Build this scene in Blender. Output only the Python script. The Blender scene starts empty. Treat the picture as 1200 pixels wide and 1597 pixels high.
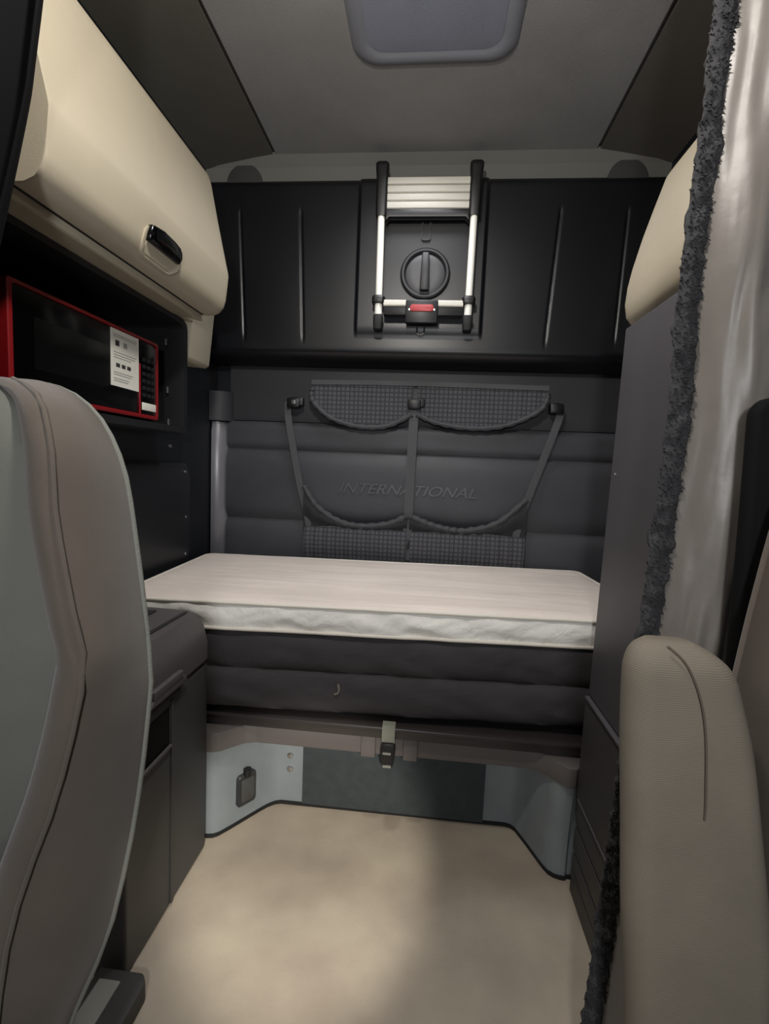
import bpy, bmesh, math, random
from mathutils import Vector, Matrix, noise
random.seed(7)
sc = bpy.context.scene
COL = sc.collection
PI = math.pi

# ------------------------------------------------------------------ materials
def lin(c):
    return tuple(((v/255)/12.92 if v/255 <= .04045 else ((v/255+.055)/1.055)**2.4) for v in c)

MATS = {}
def mat(name, rgb, rough=.6, metal=0., bump=0., bscale=60., vary=0., vscale=6., spec=.5, weave=0., sheen=0., coat=0.):
    m = bpy.data.materials.new(name); m.use_nodes = True
    nt = m.node_tree; N = nt.nodes; L = nt.links
    b = N['Principled BSDF']
    c = lin(rgb)
    b.inputs['Base Color'].default_value = (*c, 1)
    b.inputs['Roughness'].default_value = rough
    b.inputs['Metallic'].default_value = metal
    b.inputs['Specular IOR Level'].default_value = spec
    if sheen: b.inputs['Sheen Weight'].default_value = sheen
    if coat: b.inputs['Coat Weight'].default_value = coat
    tc = N.new('ShaderNodeTexCoord')
    if vary:
        n = N.new('ShaderNodeTexNoise'); n.inputs['Scale'].default_value = vscale; n.inputs['Detail'].default_value = 5
        r = N.new('ShaderNodeValToRGB')
        r.color_ramp.elements[0].position = .3; r.color_ramp.elements[1].position = .72
        r.color_ramp.elements[0].color = (*[x*(1-vary) for x in c], 1)
        r.color_ramp.elements[1].color = (*[min(1, x*(1+vary)) for x in c], 1)
        L.new(tc.outputs['Object'], n.inputs['Vector']); L.new(n.outputs['Fac'], r.inputs['Fac'])
        L.new(r.outputs['Color'], b.inputs['Base Color'])
    if bump or weave:
        bp = N.new('ShaderNodeBump'); bp.inputs['Strength'].default_value = bump or weave
        bp.inputs['Distance'].default_value = .004
        n2 = N.new('ShaderNodeTexNoise'); n2.inputs['Scale'].default_value = bscale; n2.inputs['Detail'].default_value = 4
        L.new(tc.outputs['Object'], n2.inputs['Vector'])
        L.new(n2.outputs['Fac'], bp.inputs['Height'])
        L.new(bp.outputs['Normal'], b.inputs['Normal'])
    MATS[name] = m
    return m

def nodes(m): return m.node_tree.nodes, m.node_tree.links, m.node_tree.nodes['Principled BSDF']

navy     = mat('navy_plastic', (13,15,20), .36, bump=.06, bscale=350, spec=.62)
navywall = mat('navy_wall', (24,27,33), .45, bump=.12, bscale=300)
padvinyl = mat('charcoal_vinyl', (66,67,72), .5, bump=.18, bscale=250, vary=.12, vscale=4)
padband  = mat('charcoal_band', (50,51,55), .55, bump=.15, bscale=250)
pillarm  = mat('grey_vinyl', (118,118,124), .3, bump=.04, bscale=200, spec=1.)
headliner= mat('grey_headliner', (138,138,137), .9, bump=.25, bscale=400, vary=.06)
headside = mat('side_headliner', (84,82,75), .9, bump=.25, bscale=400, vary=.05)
hatchm   = mat('hatch_fabric', (128,132,147), .85, bump=.2, bscale=400, vary=.05)
hatchrim = mat('hatch_rim', (122,124,132), .8)
beige    = mat('beige_plastic', (184,174,153), .55, bump=.12, bscale=420, vary=.03)
beigeb   = mat('beige_body', (186,178,157), .55, bump=.1, bscale=420)
black    = mat('black_plastic', (18,18,20), .4, bump=.06, bscale=300)
blackm   = mat('black_matte', (7,7,8), .85, spec=.2)
glossblk = mat('black_glass', (5,5,6), .16, spec=.35)
winm     = mat('oven_window', (10,12,11), .25, spec=.3)
redm     = mat('red_plastic', (140,22,28), .32, spec=.6)
white    = mat('white_paper', (226,224,214), .7)
printg   = mat('grey_print', (150,150,146), .8)
printk   = mat('dark_print', (52,52,54), .8)
steel    = mat('steel', (190,190,190), .3, metal=1.)
alu      = mat('brushed_aluminium', (248,246,236), .38, metal=.0, bump=.05, bscale=200)
cushion  = mat('dark_cushion_fabric', (56,54,56), .8, bump=.3, bscale=180, vary=.1)
railm    = mat('dark_rail', (52,48,47), .35)
basem    = mat('grey_base_plastic', (120,127,130), .5, bump=.1, bscale=300, vary=.08, vscale=9)
lipm     = mat('taupe_lip_plastic', (88,83,81), .5, bump=.1, bscale=300)
carpet   = mat('dark_carpet', (56,62,64), .95, bump=.5, bscale=500, vary=.12, vscale=30)
gapm     = mat('rubber_and_gap_shade', (14,14,14), .7)  # ladder feet and floor joint, also the shade strips at cabinet gaps
cabm     = mat('charcoal_cabinet', (66,66,66), .5, bump=.1, bscale=320)
cablid   = mat('charcoal_lid', (84,81,81), .5, bump=.1, bscale=320)
closetm  = mat('dark_closet_panel', (78,76,80), .5, bump=.1, bscale=320, vary=.05)
closetd  = mat('dark_drawer_panel', (60,58,57), .5, bump=.1, bscale=320)
webm     = mat('grey_webbing', (78,80,82), .7, bump=.3, bscale=300)
elastic  = mat('elastic_band', (70,71,74), .7, bump=.5, bscale=90)
seatc    = mat('seat_grey_cloth', (97,98,91), .9, bump=.2, bscale=700, vary=.05, vscale=10)
seatb    = mat('seat_brown_cloth', (88,79,70), .92, bump=.22, bscale=700, vary=.10, vscale=8, sheen=.2)
pipm     = mat('grey_piping', (120,121,114), .8, bump=.3, bscale=300)
seatr    = mat('seat_back_cloth', (84,76,67), .9, bump=.22, bscale=700, vary=.08)
shellm   = mat('seat_shell', (54,54,52), .6)
pedm     = mat('grey_pedestal', (128,128,122), .5)
satin    = mat('satin_curtain', (108,102,96), .42, vary=.08, vscale=12, bump=.35, bscale=16, sheen=.5)
dkcurt   = mat('dark_curtain', (9,9,11), .85, spec=.12, vary=.1, bump=.2, bscale=40)
fuzzm    = mat('fuzzy_band', (56,56,58), .95, bump=.9, bscale=160, vary=.3, vscale=45)
rungm    = mat('rung_aluminium', (212,209,197), .4, bump=.04, bscale=200)
redtag   = mat('red_tag', (170,54,58), .5)

# floor vinyl : greige with smudges
floorm = mat('floor_vinyl', (166,154,136), .55)
N, L, B = nodes(floorm)
tc = N.new('ShaderNodeTexCoord')
n1 = N.new('ShaderNodeTexNoise'); n1.inputs['Scale'].default_value = 3.2; n1.inputs['Detail'].default_value = 6
n2 = N.new('ShaderNodeTexNoise'); n2.inputs['Scale'].default_value = 14; n2.inputs['Detail'].default_value = 4
r1 = N.new('ShaderNodeValToRGB'); r1.color_ramp.elements[0].position=.35; r1.color_ramp.elements[1].position=.68
r1.color_ramp.elements[0].color=(*lin((150,138,124)),1); r1.color_ramp.elements[1].color=(*lin((174,163,145)),1)
mx = N.new('ShaderNodeMix'); mx.data_type='RGBA'; mx.blend_type='MULTIPLY'; mx.inputs[0].default_value=.35
r2 = N.new('ShaderNodeValToRGB'); r2.color_ramp.elements[0].color=(.75,.73,.70,1); r2.color_ramp.elements[1].color=(1,1,1,1)
L.new(tc.outputs['Object'], n1.inputs['Vector']); L.new(tc.outputs['Object'], n2.inputs['Vector'])
L.new(n1.outputs['Fac'], r1.inputs['Fac']); L.new(n2.outputs['Fac'], r2.inputs['Fac'])
L.new(r1.outputs['Color'], mx.inputs[6]); L.new(r2.outputs['Color'], mx.inputs[7])
L.new(mx.outputs[2], B.inputs['Base Color'])
bp = N.new('ShaderNodeBump'); bp.inputs['Strength'].default_value=.15; bp.inputs['Distance'].default_value=.003
n3 = N.new('ShaderNodeTexNoise'); n3.inputs['Scale'].default_value=90
L.new(tc.outputs['Object'], n3.inputs['Vector']); L.new(n3.outputs['Fac'], bp.inputs['Height']); L.new(bp.outputs['Normal'], B.inputs['Normal'])

# mattress ticking : off-white with a fine cross weave and stretched wrinkles
def ticking(name, rgb, wr, sx, sy):
    m = mat(name, rgb, .75)
    N, L, B = nodes(m)
    tc = N.new('ShaderNodeTexCoord'); mp = N.new('ShaderNodeMapping')
    mp.inputs['Scale'].default_value = (sx, sy, sy)
    n = N.new('ShaderNodeTexNoise'); n.inputs['Scale'].default_value = 1; n.inputs['Detail'].default_value = 5; n.inputs['Distortion'].default_value=.6
    L.new(tc.outputs['Object'], mp.inputs['Vector']); L.new(mp.outputs['Vector'], n.inputs['Vector'])
    bp = N.new('ShaderNodeBump'); bp.inputs['Strength'].default_value = wr; bp.inputs['Distance'].default_value=.03
    L.new(n.outputs['Fac'], bp.inputs['Height']); L.new(bp.outputs['Normal'], B.inputs['Normal'])
    n2 = N.new('ShaderNodeTexNoise'); n2.inputs['Scale'].default_value=3.; n2.inputs['Detail'].default_value=4
    r = N.new('ShaderNodeValToRGB'); c = lin(rgb)
    r.color_ramp.elements[0].position=.35; r.color_ramp.elements[1].position=.65
    r.color_ramp.elements[0].color=(*[x*.9 for x in c],1); r.color_ramp.elements[1].color=(*c,1)
    L.new(tc.outputs['Object'], n2.inputs['Vector']); L.new(n2.outputs['Fac'], r.inputs['Fac']); L.new(r.outputs['Color'], B.inputs['Base Color'])
    return m
tick_top = ticking('mattress_ticking', (238,226,216), .42, 1.4, 11)
tick_side = ticking('mattress_side_ticking', (250,248,242), .35, 14, 14)
pipw = mat('white_piping', (226,220,208), .7)

# net : fine square mesh printed into the cloth
def netmat(name, base, line, scale):
    m = mat(name, base, .8)
    N, L, B = nodes(m)
    tc = N.new('ShaderNodeTexCoord')
    sp = N.new('ShaderNodeSeparateXYZ'); L.new(tc.outputs['Object'], sp.inputs[0])
    outs = []
    for a in ('X', 'Z'):
        k = N.new('ShaderNodeMath'); k.operation='MULTIPLY'; k.inputs[1].default_value=scale; L.new(sp.outputs[a], k.inputs[0])
        f = N.new('ShaderNodeMath'); f.operation='FRACT'; L.new(k.outputs[0], f.inputs[0])
        g = N.new('ShaderNodeMath'); g.operation='LESS_THAN'; g.inputs[1].default_value=.3; L.new(f.outputs[0], g.inputs[0])
        outs.append(g)
    mxx = N.new('ShaderNodeMath'); mxx.operation='MAXIMUM'; L.new(outs[0].outputs[0], mxx.inputs[0]); L.new(outs[1].outputs[0], mxx.inputs[1])
    mm = N.new('ShaderNodeMix'); mm.data_type='RGBA'; mm.inputs[6].default_value=(*lin(base),1); mm.inputs[7].default_value=(*lin(line),1)
    L.new(mxx.outputs[0], mm.inputs[0]); L.new(mm.outputs[2], B.inputs['Base Color'])
    return m
netm = netmat('net_cloth', (82,83,89), (54,54,58), 46)

# armrest cloth : fine horizontal ribs
ribm = mat('armrest_ribbed_cloth', (120,112,99), .92, vary=.10, vscale=9)
N, L, B = nodes(ribm)
tc = N.new('ShaderNodeTexCoord'); w = N.new('ShaderNodeTexWave'); w.bands_direction='Z'; w.inputs['Scale'].default_value=110; w.inputs['Distortion'].default_value=1.2
bp = N.new('ShaderNodeBump'); bp.inputs['Strength'].default_value=.22; bp.inputs['Distance'].default_value=.001
L.new(tc.outputs['Object'], w.inputs['Vector']); L.new(w.outputs['Fac'], bp.inputs['Height']); L.new(bp.outputs['Normal'], B.inputs['Normal'])

# ------------------------------------------------------------------ mesh helpers
class MB:
    def __init__(s): s.bm = bmesh.new()
    def box(s, x0, x1, y0, y1, z0, z1, bev=0., seg=2):
        b = bmesh.new()
        bmesh.ops.create_cube(b, size=1)
        for v in b.verts:
            v.co = Vector(((x0+x1)/2+v.co.x*(x1-x0), (y0+y1)/2+v.co.y*(y1-y0), (z0+z1)/2+v.co.z*(z1-z0)))
        if bev > 0:
            bev = min(bev, .48*min(abs(x1-x0), abs(y1-y0), abs(z1-z0)))
            bmesh.ops.bevel(b, geom=b.edges[:], offset=bev, segments=seg, profile=.5, affect='EDGES')
        s.join(b); return s
    def join(s, b, M=None):
        if M is not None: bmesh.ops.transform(b, matrix=M, verts=b.verts)
        me = bpy.data.meshes.new('tmp'); b.to_mesh(me); b.free(); s.bm.from_mesh(me); bpy.data.meshes.remove(me); return s
    def loft(s, rings, closed=True, caps=True):
        vs = [[s.bm.verts.new(p) for p in r] for r in rings]
        n = len(rings[0])
        for a, b in zip(vs, vs[1:]):
            for i in range(n if closed else n-1):
                j = (i+1) % n
                s.bm.faces.new((a[i], a[j], b[j], b[i]))
        if caps and closed:
            s.bm.faces.new(vs[0][::-1]); s.bm.faces.new(vs[-1])
        return s
    def prism(s, prof, axis, a, b, bev=0., seg=2):
        # prof : 2D points on the two remaining axes (in x,y,z order), swept along axis from a to b
        def P(p, t):
            return {'x': (t, p[0], p[1]), 'y': (p[0], t, p[1]), 'z': (p[0], p[1], t)}[axis]
        k = bmesh.new()
        va = [k.verts.new(P(p, a)) for p in prof]; vb = [k.verts.new(P(p, b)) for p in prof]
        n = len(prof)
        for i in range(n):
            j = (i+1) % n; k.faces.new((va[i], va[j], vb[j], vb[i]))
        k.faces.new(va[::-1]); k.faces.new(vb)
        bmesh.ops.recalc_face_normals(k, faces=k.faces)
        if bev: bmesh.ops.bevel(k, geom=k.edges[:], offset=bev, segments=seg, profile=.5, affect='EDGES')
        s.join(k); return s
    def tube(s, pts, r, seg=10, sy=1.):
        pts = [Vector(p) for p in pts]; rings = []
        up0 = None
        for i, p in enumerate(pts):
            t = (pts[min(i+1, len(pts)-1)] - pts[max(i-1, 0)]).normalized()
            if up0 is None:
                up0 = t.orthogonal().normalized()
            u = (up0 - t*up0.dot(t)).normalized(); up0 = u
            v = t.cross(u)
            rr = r[i] if isinstance(r, (list, tuple)) else r
            rings.append([p + (u*math.cos(a) + v*math.sin(a)*sy)*rr for a in [2*PI*k/seg for k in range(seg)]])
        return s.loft(rings)
    def disc(s, c, axis, r, h, seg=20):
        # short cylinder with a rounded rim ; axis is the direction it faces
        c = Vector(c); a = Vector(axis).normalized(); u = a.orthogonal().normalized(); v = a.cross(u)
        rings = []
        for rr, hh in ((r, 0), (r, h*.6), (r*.9, h*.9), (r*.6, h)):
            rings.append([c + a*hh + (u*math.cos(t)+v*math.sin(t))*rr for t in [2*PI*k/seg for k in range(seg)]])
        return s.loft(rings)
    def torus(s, c, axis, R, r, seg=40, rs=10):
        c = Vector(c); a = Vector(axis).normalized(); u = a.orthogonal().normalized(); v = a.cross(u)
        vs = []
        for i in range(seg):
            t = 2*PI*i/seg; d = u*math.cos(t)+v*math.sin(t)
            vs.append([s.bm.verts.new(c + d*(R+r*math.cos(q)) + a*r*math.sin(q)) for q in [2*PI*k/rs for k in range(rs)]])
        for i in range(seg):
            for k in range(rs):
                s.bm.faces.new((vs[i][k], vs[(i+1) % seg][k], vs[(i+1) % seg][(k+1) % rs], vs[i][(k+1) % rs]))
        return s
    def strap(s, pts, w, t, wdir=(1,0,0)):
        # flat band along pts, width w along wdir, thickness t
        wd = Vector(wdir); rings = []
        pts = [Vector(p) for p in pts]
        for i, p in enumerate(pts):
            tg = (pts[min(i+1, len(pts)-1)] - pts[max(i-1, 0)]).normalized()
            ww = (wd - tg*wd.dot(tg)).normalized(); nn = tg.cross(ww)
            rings.append([p+ww*w/2+nn*t/2, p-ww*w/2+nn*t/2, p-ww*w/2-nn*t/2, p+ww*w/2-nn*t/2])
        return s.loft(rings)
    def sheet(s, f, nu, nv, t=.003):
        # grid surface with real thickness t
        P = [[Vector(f(i/nu, j/nv)) for j in range(nv+1)] for i in range(nu+1)]
        def nrm(i, j):
            a = P[min(i+1, nu)][j]-P[max(i-1, 0)][j]; b = P[i][min(j+1, nv)]-P[i][max(j-1, 0)]
            n = a.cross(b); return n.normalized() if n.length > 1e-9 else Vector((0,1,0))
        A = [[s.bm.verts.new(P[i][j]) for j in range(nv+1)] for i in range(nu+1)]
        Bk = [[s.bm.verts.new(P[i][j]-nrm(i, j)*t) for j in range(nv+1)] for i in range(nu+1)]
        for i in range(nu):
            for j in range(nv):
                s.bm.faces.new((A[i][j], A[i+1][j], A[i+1][j+1], A[i][j+1]))
                s.bm.faces.new((Bk[i][j+1], Bk[i+1][j+1], Bk[i+1][j], Bk[i][j]))
        for i in range(nu):
            s.bm.faces.new((A[i+1][0], A[i][0], Bk[i][0], Bk[i+1][0])); s.bm.faces.new((A[i][nv], A[i+1][nv], Bk[i+1][nv], Bk[i][nv]))
        for j in range(nv):
            s.bm.faces.new((A[0][j], A[0][j+1], Bk[0][j+1], Bk[0][j])); s.bm.faces.new((A[nu][j+1], A[nu][j], Bk[nu][j], Bk[nu][j+1]))
        return s
    def build(s, name, m, parent=None, smooth=True, ang=35, origin=None, recalc=True):
        if recalc: bmesh.ops.recalc_face_normals(s.bm, faces=s.bm.faces)
        me = bpy.data.meshes.new(name)
        if origin is not None: bmesh.ops.translate(s.bm, vec=-Vector(origin), verts=s.bm.verts)
        s.bm.to_mesh(me); s.bm.free()
        me.materials.append(m)
        if smooth:
            me.shade_smooth(); me.set_sharp_from_angle(angle=math.radians(ang))
        o = bpy.data.objects.new(name, me); COL.objects.link(o)
        if origin is not None: o.location = origin
        if parent is not None:
            o.parent = parent
            # meshes are authored in world space : cancel the parent's own offset chain
            off = Vector((0,0,0)); p = parent
            while p is not None: off += p.location; p = p.parent
            o.location = (Vector(origin) if origin is not None else Vector((0,0,0))) - off
        return o

def catmull(pts, n=8):
    pts = [Vector(p) for p in pts]; out = []
    for i in range(len(pts)-1):
        p0 = pts[max(i-1, 0)]; p1 = pts[i]; p2 = pts[i+1]; p3 = pts[min(i+2, len(pts)-1)]
        for k in range(n):
            t = k/n
            out.append(.5*((2*p1)+(p2-p0)*t+(2*p0-5*p1+4*p2-p3)*t*t+(3*p1-p0-3*p2+p3)*t**3))
    out.append(pts[-1]); return out

def interp(tab, z):
    # piecewise smooth lookup in a table of (z, value...) sorted by z
    if z <= tab[0][0]: return tab[0][1:]
    for a, b in zip(tab, tab[1:]):
        if z <= b[0]:
            t = (z-a[0])/(b[0]-a[0])
            return tuple(x+(y-x)*t for x, y in zip(a[1:], b[1:]))
    return tab[-1][1:]

def rrect(x0, x1, z0, z1, r, n=5):
    out = []
    for cx, cz, a0 in ((x1-r, z1-r, 0), (x0+r, z1-r, PI/2), (x0+r, z0+r, PI), (x1-r, z0+r, 1.5*PI)):
        for k in range(n+1):
            a = a0 + PI/2*k/n; out.append((cx+r*math.cos(a), cz+r*math.sin(a)))
    return out

def thing(name, label, cat, loc=(0,0,0), group=None):
    o = bpy.data.objects.new(name, None); COL.objects.link(o); o.location = loc; o.empty_display_size = .1
    o['label'] = label; o['category'] = cat
    if group: o['group'] = group
    return o
def tag(o, label, cat, group=None):
    o['label'] = label; o['category'] = cat
    if group: o['group'] = group
    return o
def struct(o): o['kind'] = 'structure'; return o

def text_into(mb, body, size, extrude, M, shear=0.):
    cu = bpy.data.curves.new('t', 'FONT'); cu.body = body; cu.size = size; cu.extrude = extrude; cu.shear = shear
    cu.align_x = 'CENTER'; cu.align_y = 'CENTER'; cu.resolution_u = 4
    o = bpy.data.objects.new('t', cu); COL.objects.link(o)
    dg = bpy.context.evaluated_depsgraph_get(); dg.update()
    me = bpy.data.meshes.new_from_object(o.evaluated_get(dg))
    b = bmesh.new(); b.from_mesh(me)
    bmesh.ops.transform(b, matrix=M, verts=b.verts)
    bpy.data.objects.remove(o); bpy.data.curves.remove(cu); bpy.data.meshes.remove(me)
    me2 = bpy.data.meshes.new('t2'); b.to_mesh(me2); b.free(); mb.bm.from_mesh(me2); bpy.data.meshes.remove(me2)

# ------------------------------------------------------------------ the setting
m = MB(); m.box(-1.5, 1.3, -1.0, 1.71, -.05, 0); struct(m.build('floor', floorm))
# left wall, opened for the microwave cubby
WX = -1.12
m = MB()
m.box(WX-.05, WX, -1.0, 1.00, 0, 2.655); m.box(WX-.05, WX, 1.865, 2.5, 0, 2.655)
m.box(WX-.05, WX, 1.00, 1.865, 0, 1.395); m.box(WX-.05, WX, 1.00, 1.865, 1.835, 2.655)
struct(m.build('wall_left', navywall))
m = MB(); m.box(.97, 1.02, -1.0, 2.5, 0, 2.655); struct(m.build('wall_right', navywall))
# padded back wall : three stuffed bands and a plain band above
def band(z0, z1, y, bulge, x0=-1.04, x1=.96):
    mm = MB(); n = 10; rings = []
    prof = []
    for k in range(n+1):
        t = k/n; zz = z0+(z1-z0)*t
        prof.append((y - bulge*(1-(2*t-1)**6), zz))
    prof += [(y+.04, z1), (y+.04, z0)]
    rings = [[(x, p[0], p[1]) for p in prof] for x in [x0+(x1-x0)*i/24 for i in range(25)]]
    mm.loft(rings); return mm
wb = MB(); wb.box(-1.17, 1.02, 2.45, 2.5, 0, 2.75)
wback = struct(wb.build('wall_back', navywall))
for i, (a, b, bl) in enumerate(((.70, 1.005, .022), (1.005, 1.362, .026), (1.362, 1.500, .018))):
    band(a, b, 2.412, bl).build('padded_panel', padvinyl, wback)
band(1.506, 1.80, 2.43, .004).build('upper_band', padband, wback)
m = MB()
text_into(m, 'INTERNATIONAL', .072, .003, Matrix.Translation((-.115, 2.3845, 1.182)) @ Matrix.Rotation(PI/2, 4, 'X') @ Matrix.Scale(1.22, 4, (1,0,0)), .35)
m.build('embossed_lettering', mat('embossed_vinyl', (84,84,88), .4), wback)

# ceiling : flat middle, sloping cheeks, cove at the rear
cprof = [(-.785,2.712),(-.770,2.692),(.640,2.692),(.655,2.712)]
m = MB()
m.prism(cprof+[(.655,2.76),(-.785,2.76)], 'y', -1.0, 2.45)
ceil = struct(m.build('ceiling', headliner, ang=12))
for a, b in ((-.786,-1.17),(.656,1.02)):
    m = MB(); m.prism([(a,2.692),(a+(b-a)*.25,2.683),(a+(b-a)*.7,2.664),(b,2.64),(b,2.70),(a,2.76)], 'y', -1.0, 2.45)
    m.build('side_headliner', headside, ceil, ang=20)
# rear cove between ceiling and folded bunk
m = MB()
m.prism([(2.26,2.698),(2.285,2.672),(2.30,2.655),(2.305,2.60),(2.31,2.56),(2.44,2.56),(2.44,2.698)], 'x', -1.12, .97)
cove = struct(m.build('trim_1', mat('cove_grey', (106,106,101), .75, bump=.15, bscale=300), ang=25))
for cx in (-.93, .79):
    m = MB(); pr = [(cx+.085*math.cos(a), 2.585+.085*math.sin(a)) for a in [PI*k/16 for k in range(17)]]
    m.prism(pr, 'y', 2.294, 2.310, .002); m.build('arched_cutout_shade', mat('arch_shade', (58,58,56), .85), cove)  # flat dark plate, the shade inside an arched cutout put into its colour
# corner pillar between left wall and padded back
m = MB()
rings = []
for z in (.80, .82, 1.0, 1.2, 1.44, 1.475, 1.49):
    e = .0 if .82 <= z <= 1.44 else .008
    pts = []
    for k in range(13):
        a = PI*.02 + (PI*.5)*k/12
        pts.append((-1.118+(.085-e)*math.sin(a), 2.45-(.082-e)*math.cos(a), z))
    pts += [(-1.118, 2.449, z)]
    rings.append(pts)
m.loft(rings); struct(m.build('trim_2', pillarm, ang=50))
m = MB()
m.loft([[(-1.118, 2.44, z), (-1.118, 2.35, z), (-1.09, 2.35+.0, z), (-1.03, 2.38, z), (-1.02, 2.44, z)] for z in (1.495, 1.51, 1.62, 1.64)])
struct(m.build('trim_3', padband, ang=60))

# roof hatch : shallow rounded tray with a soft rim
hatch = thing('roof_hatch', 'rounded grey roof hatch set into the middle of the dark ceiling', 'roof hatch', (-.06, 1.35, 2.70))
m = MB()
def hring(e, z): return [(x, y, z) for x, y in rrect(-.30-e, .185+e, .92-e, 1.772+e, .07+e*.5, 6)]
m.loft([hring(.035, 2.694), hring(.025, 2.687), hring(.008, 2.684), hring(-.012, 2.686), hring(-.022, 2.692)])
m.build('rim', hatchrim, hatch, ang=60)
m = MB(); m.loft([hring(-.021, 2.694), hring(-.022, 2.6905), hring(-.06, 2.689)]); m.build('panel', hatchm, hatch, ang=60)

# ------------------------------------------------------------------ folded upper bunk with dial and ladder
bunk = thing('upper_bunk', 'dark navy fold-up bunk panel covering the top of the back wall', 'bunk', (-.06, 2.35, 1.80))
m = MB()
grooves = [(-.945, -.915, 1), (-.655, -.63, 1), (.515, .485, 1), (.80, .785, 1)]
x0, x1, nx, nz = -1.10, .95, 460, 60
def bz(v):
    return 1.775 + (2.592-1.775)*v
def bsurf(u, v):
    x = x0+(x1-x0)*u; z = bz(v)
    y = 2.285
    if z < 1.838: t = (1.838-z)/.063; y += .11*t**2.2
    if z > 2.57: y += (z-2.57)**2*25
    for gt, gb, s in grooves:
        if 1.86 < z < 2.47:
            t = (z-1.88)/.58; gx = gb+(gt-gb)*max(0, min(1, t))
            d = (x-gx)/.0055
            fade = min(1, (z-1.86)/.05, (2.47-z)/.03)
            y += .005*math.exp(-d*d)*fade
    # middle field stands slightly proud
    w = max(0, min(1, (x+.385)/.010)) * max(0, min(1, (.20-x)/.010))
    if z > 1.90: y -= .012*w*min(1, (z-1.90)/.03)
    return (x, y, z)
m.sheet(lambda u, v: bsurf(1-u, v), nx, nz, -.03)
bp_ = m.build('panel', navy, bunk, ang=70)
# slot above dial, groove below, dial
m = MB()
def frame_ring(mm, prof_o, prof_i, y0, y1):
    A = [(p[0], y0, p[1]) for p in prof_o]; Bq = [(p[0], y1, p[1]) for p in prof_o]
    Cq = [(p[0], y1, p[1]) for p in prof_i]; D = [(p[0], y0, p[1]) for p in prof_i]
    mm.loft([A, Bq, Cq, D, A], caps=False)
frame_ring(m, rrect(-.093, -.050, 2.315, 2.42, .012), rrect(-.085, -.058, 2.323, 2.412, .007), 2.276, 2.264)
m.build('slot_guide', mat('navy_edge', (26,28,32), .45), bunk)
m = MB()
frame_ring(m, rrect(-.097, -.056, 1.90, 2.06, .018), rrect(-.089, -.064, 1.908, 2.052, .012), 2.276, 2.267)
m.build('slot_guide', MATS['navy_edge'], bunk)
dial = MB(); dial.torus((-.068, 2.266, 2.172), (0,1,0), .100, .013, 48, 10)
dial = dial.build('dial_ring', MATS['navy_edge'], bunk)
m = MB(); m.disc((-.068, 2.274, 2.172), (0,-1,0), .090, .012, 36); m.build('dial_plate', mat('dial_grey', (66,66,68), .45), dial)
m = MB(); m.prism([(-.090,2.092),(-.046,2.092),(-.052,2.255),(-.084,2.255)], 'y', 2.235, 2.266, .006); m.build('grip', MATS['navy_edge'], dial)

lad = thing('bunk_ladder', 'folded telescopic aluminium ladder with black caps on the navy bunk panel', 'ladder', (-.068, 2.22, 1.91))
LY = 2.222
xl0, xl1 = -.274, .135      # top of the rails
xb0, xb1 = -.268, .130      # foot of the rails
def rx(side, z):
    t = (z-1.92)/.69
    a, b = ((xb0, xl0), (xb1, xl1))[side]; return a+(b-a)*t
for s in (0, 1):
    m = MB(); m.tube([(rx(s, 2.41), LY, 2.41), (rx(s, 2.03), LY, 2.03)], .0155, 14); m.build('rail', alu, lad)
    m = MB(); rings = []
    for z, e in ((2.395,.022),(2.40,.024),(2.55,.025),(2.598,.029),(2.612,.029),(2.618,.024)):
        rings.append([(rx(s, z)+dx, LY+dy, z) for dx, dy in rrect(-e, e, -e*.8, e*.8, e*.45, 3)])
    m.loft(rings); m.build('rail_cap', black, lad)
    m = MB()
    m.loft([[(rx(s, z)+dx, LY+dy, z) for dx, dy in rrect(-e, e, -e*.8, e*.8, e*.45, 3)] for z, e in ((2.022,.026),(2.026,.029),(2.05,.029),(2.058,.022))])
    m.build('collar', black, lad)
    m = MB(); m.tube([(rx(s, 2.03), LY, 2.024), (rx(s, 1.97), LY, 1.972)], .017, 14); m.build('inner_rail', alu, lad)
    m = MB()
    m.loft([[(rx(s, z)+dx, LY+dy, z) for dx, dy in rrect(-e, e, -e, e, e*.55, 3)] for z, e in ((1.908,.014),(1.912,.019),(1.93,.021),(1.968,.022),(1.975,.019))])
    m.build('rubber_foot', gapm, lad)
for k in range(4):
    zc = 2.548 - k*.034
    m = MB(); m.loft([[(x, LY+.018+dy, zc+dz) for dy, dz in rrect(-.02, .018, -.0155, .0155, .007, 3)] for x in (-.25, .112)])
    m.build('rung', rungm, lad)
m = MB()
m.prism([(-.252,2.425),(.113,2.425),(.113,2.375),(.098,2.392),(-.237,2.392),(-.252,2.375)], 'y', LY-.01, LY+.025, .003)
m.build('rung_bracket', black, lad)
m = MB(); m.loft([[(x, LY+dy, 2.024+dz) for dy, dz in rrect(-.018, .018, -.014, .014, .006, 3)] for x in (-.245, .107)])
m.build('rung', rungm, lad)
m = MB(); m.box(-.245, .107, LY-.014, LY+.02, 1.972, 2.011, .004); m.build('rung_bracket', black, lad)
m = MB(); m.box(-.145, -.002, LY-.034, LY-.008, 1.934, 2.034, .006); rel = m.build('release_block', black, lad)
m = MB(); m.loft([[(-.073+dx*k, LY-.034-h, 1.997+dz*k) for dx, dz in rrect(-.052, .052, -.015, .015, .012, 4)] for k, h in ((1,-.004),(1,.003),(.9,.005))])
m.build('red_tag', redtag, rel)
for dx in (-.055, .055):
    m = MB(); m.disc((-.073+dx, LY-.0335, 1.990), (0,-1,0), .0055, .004, 12); m.build('rivet', steel, rel)

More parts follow.
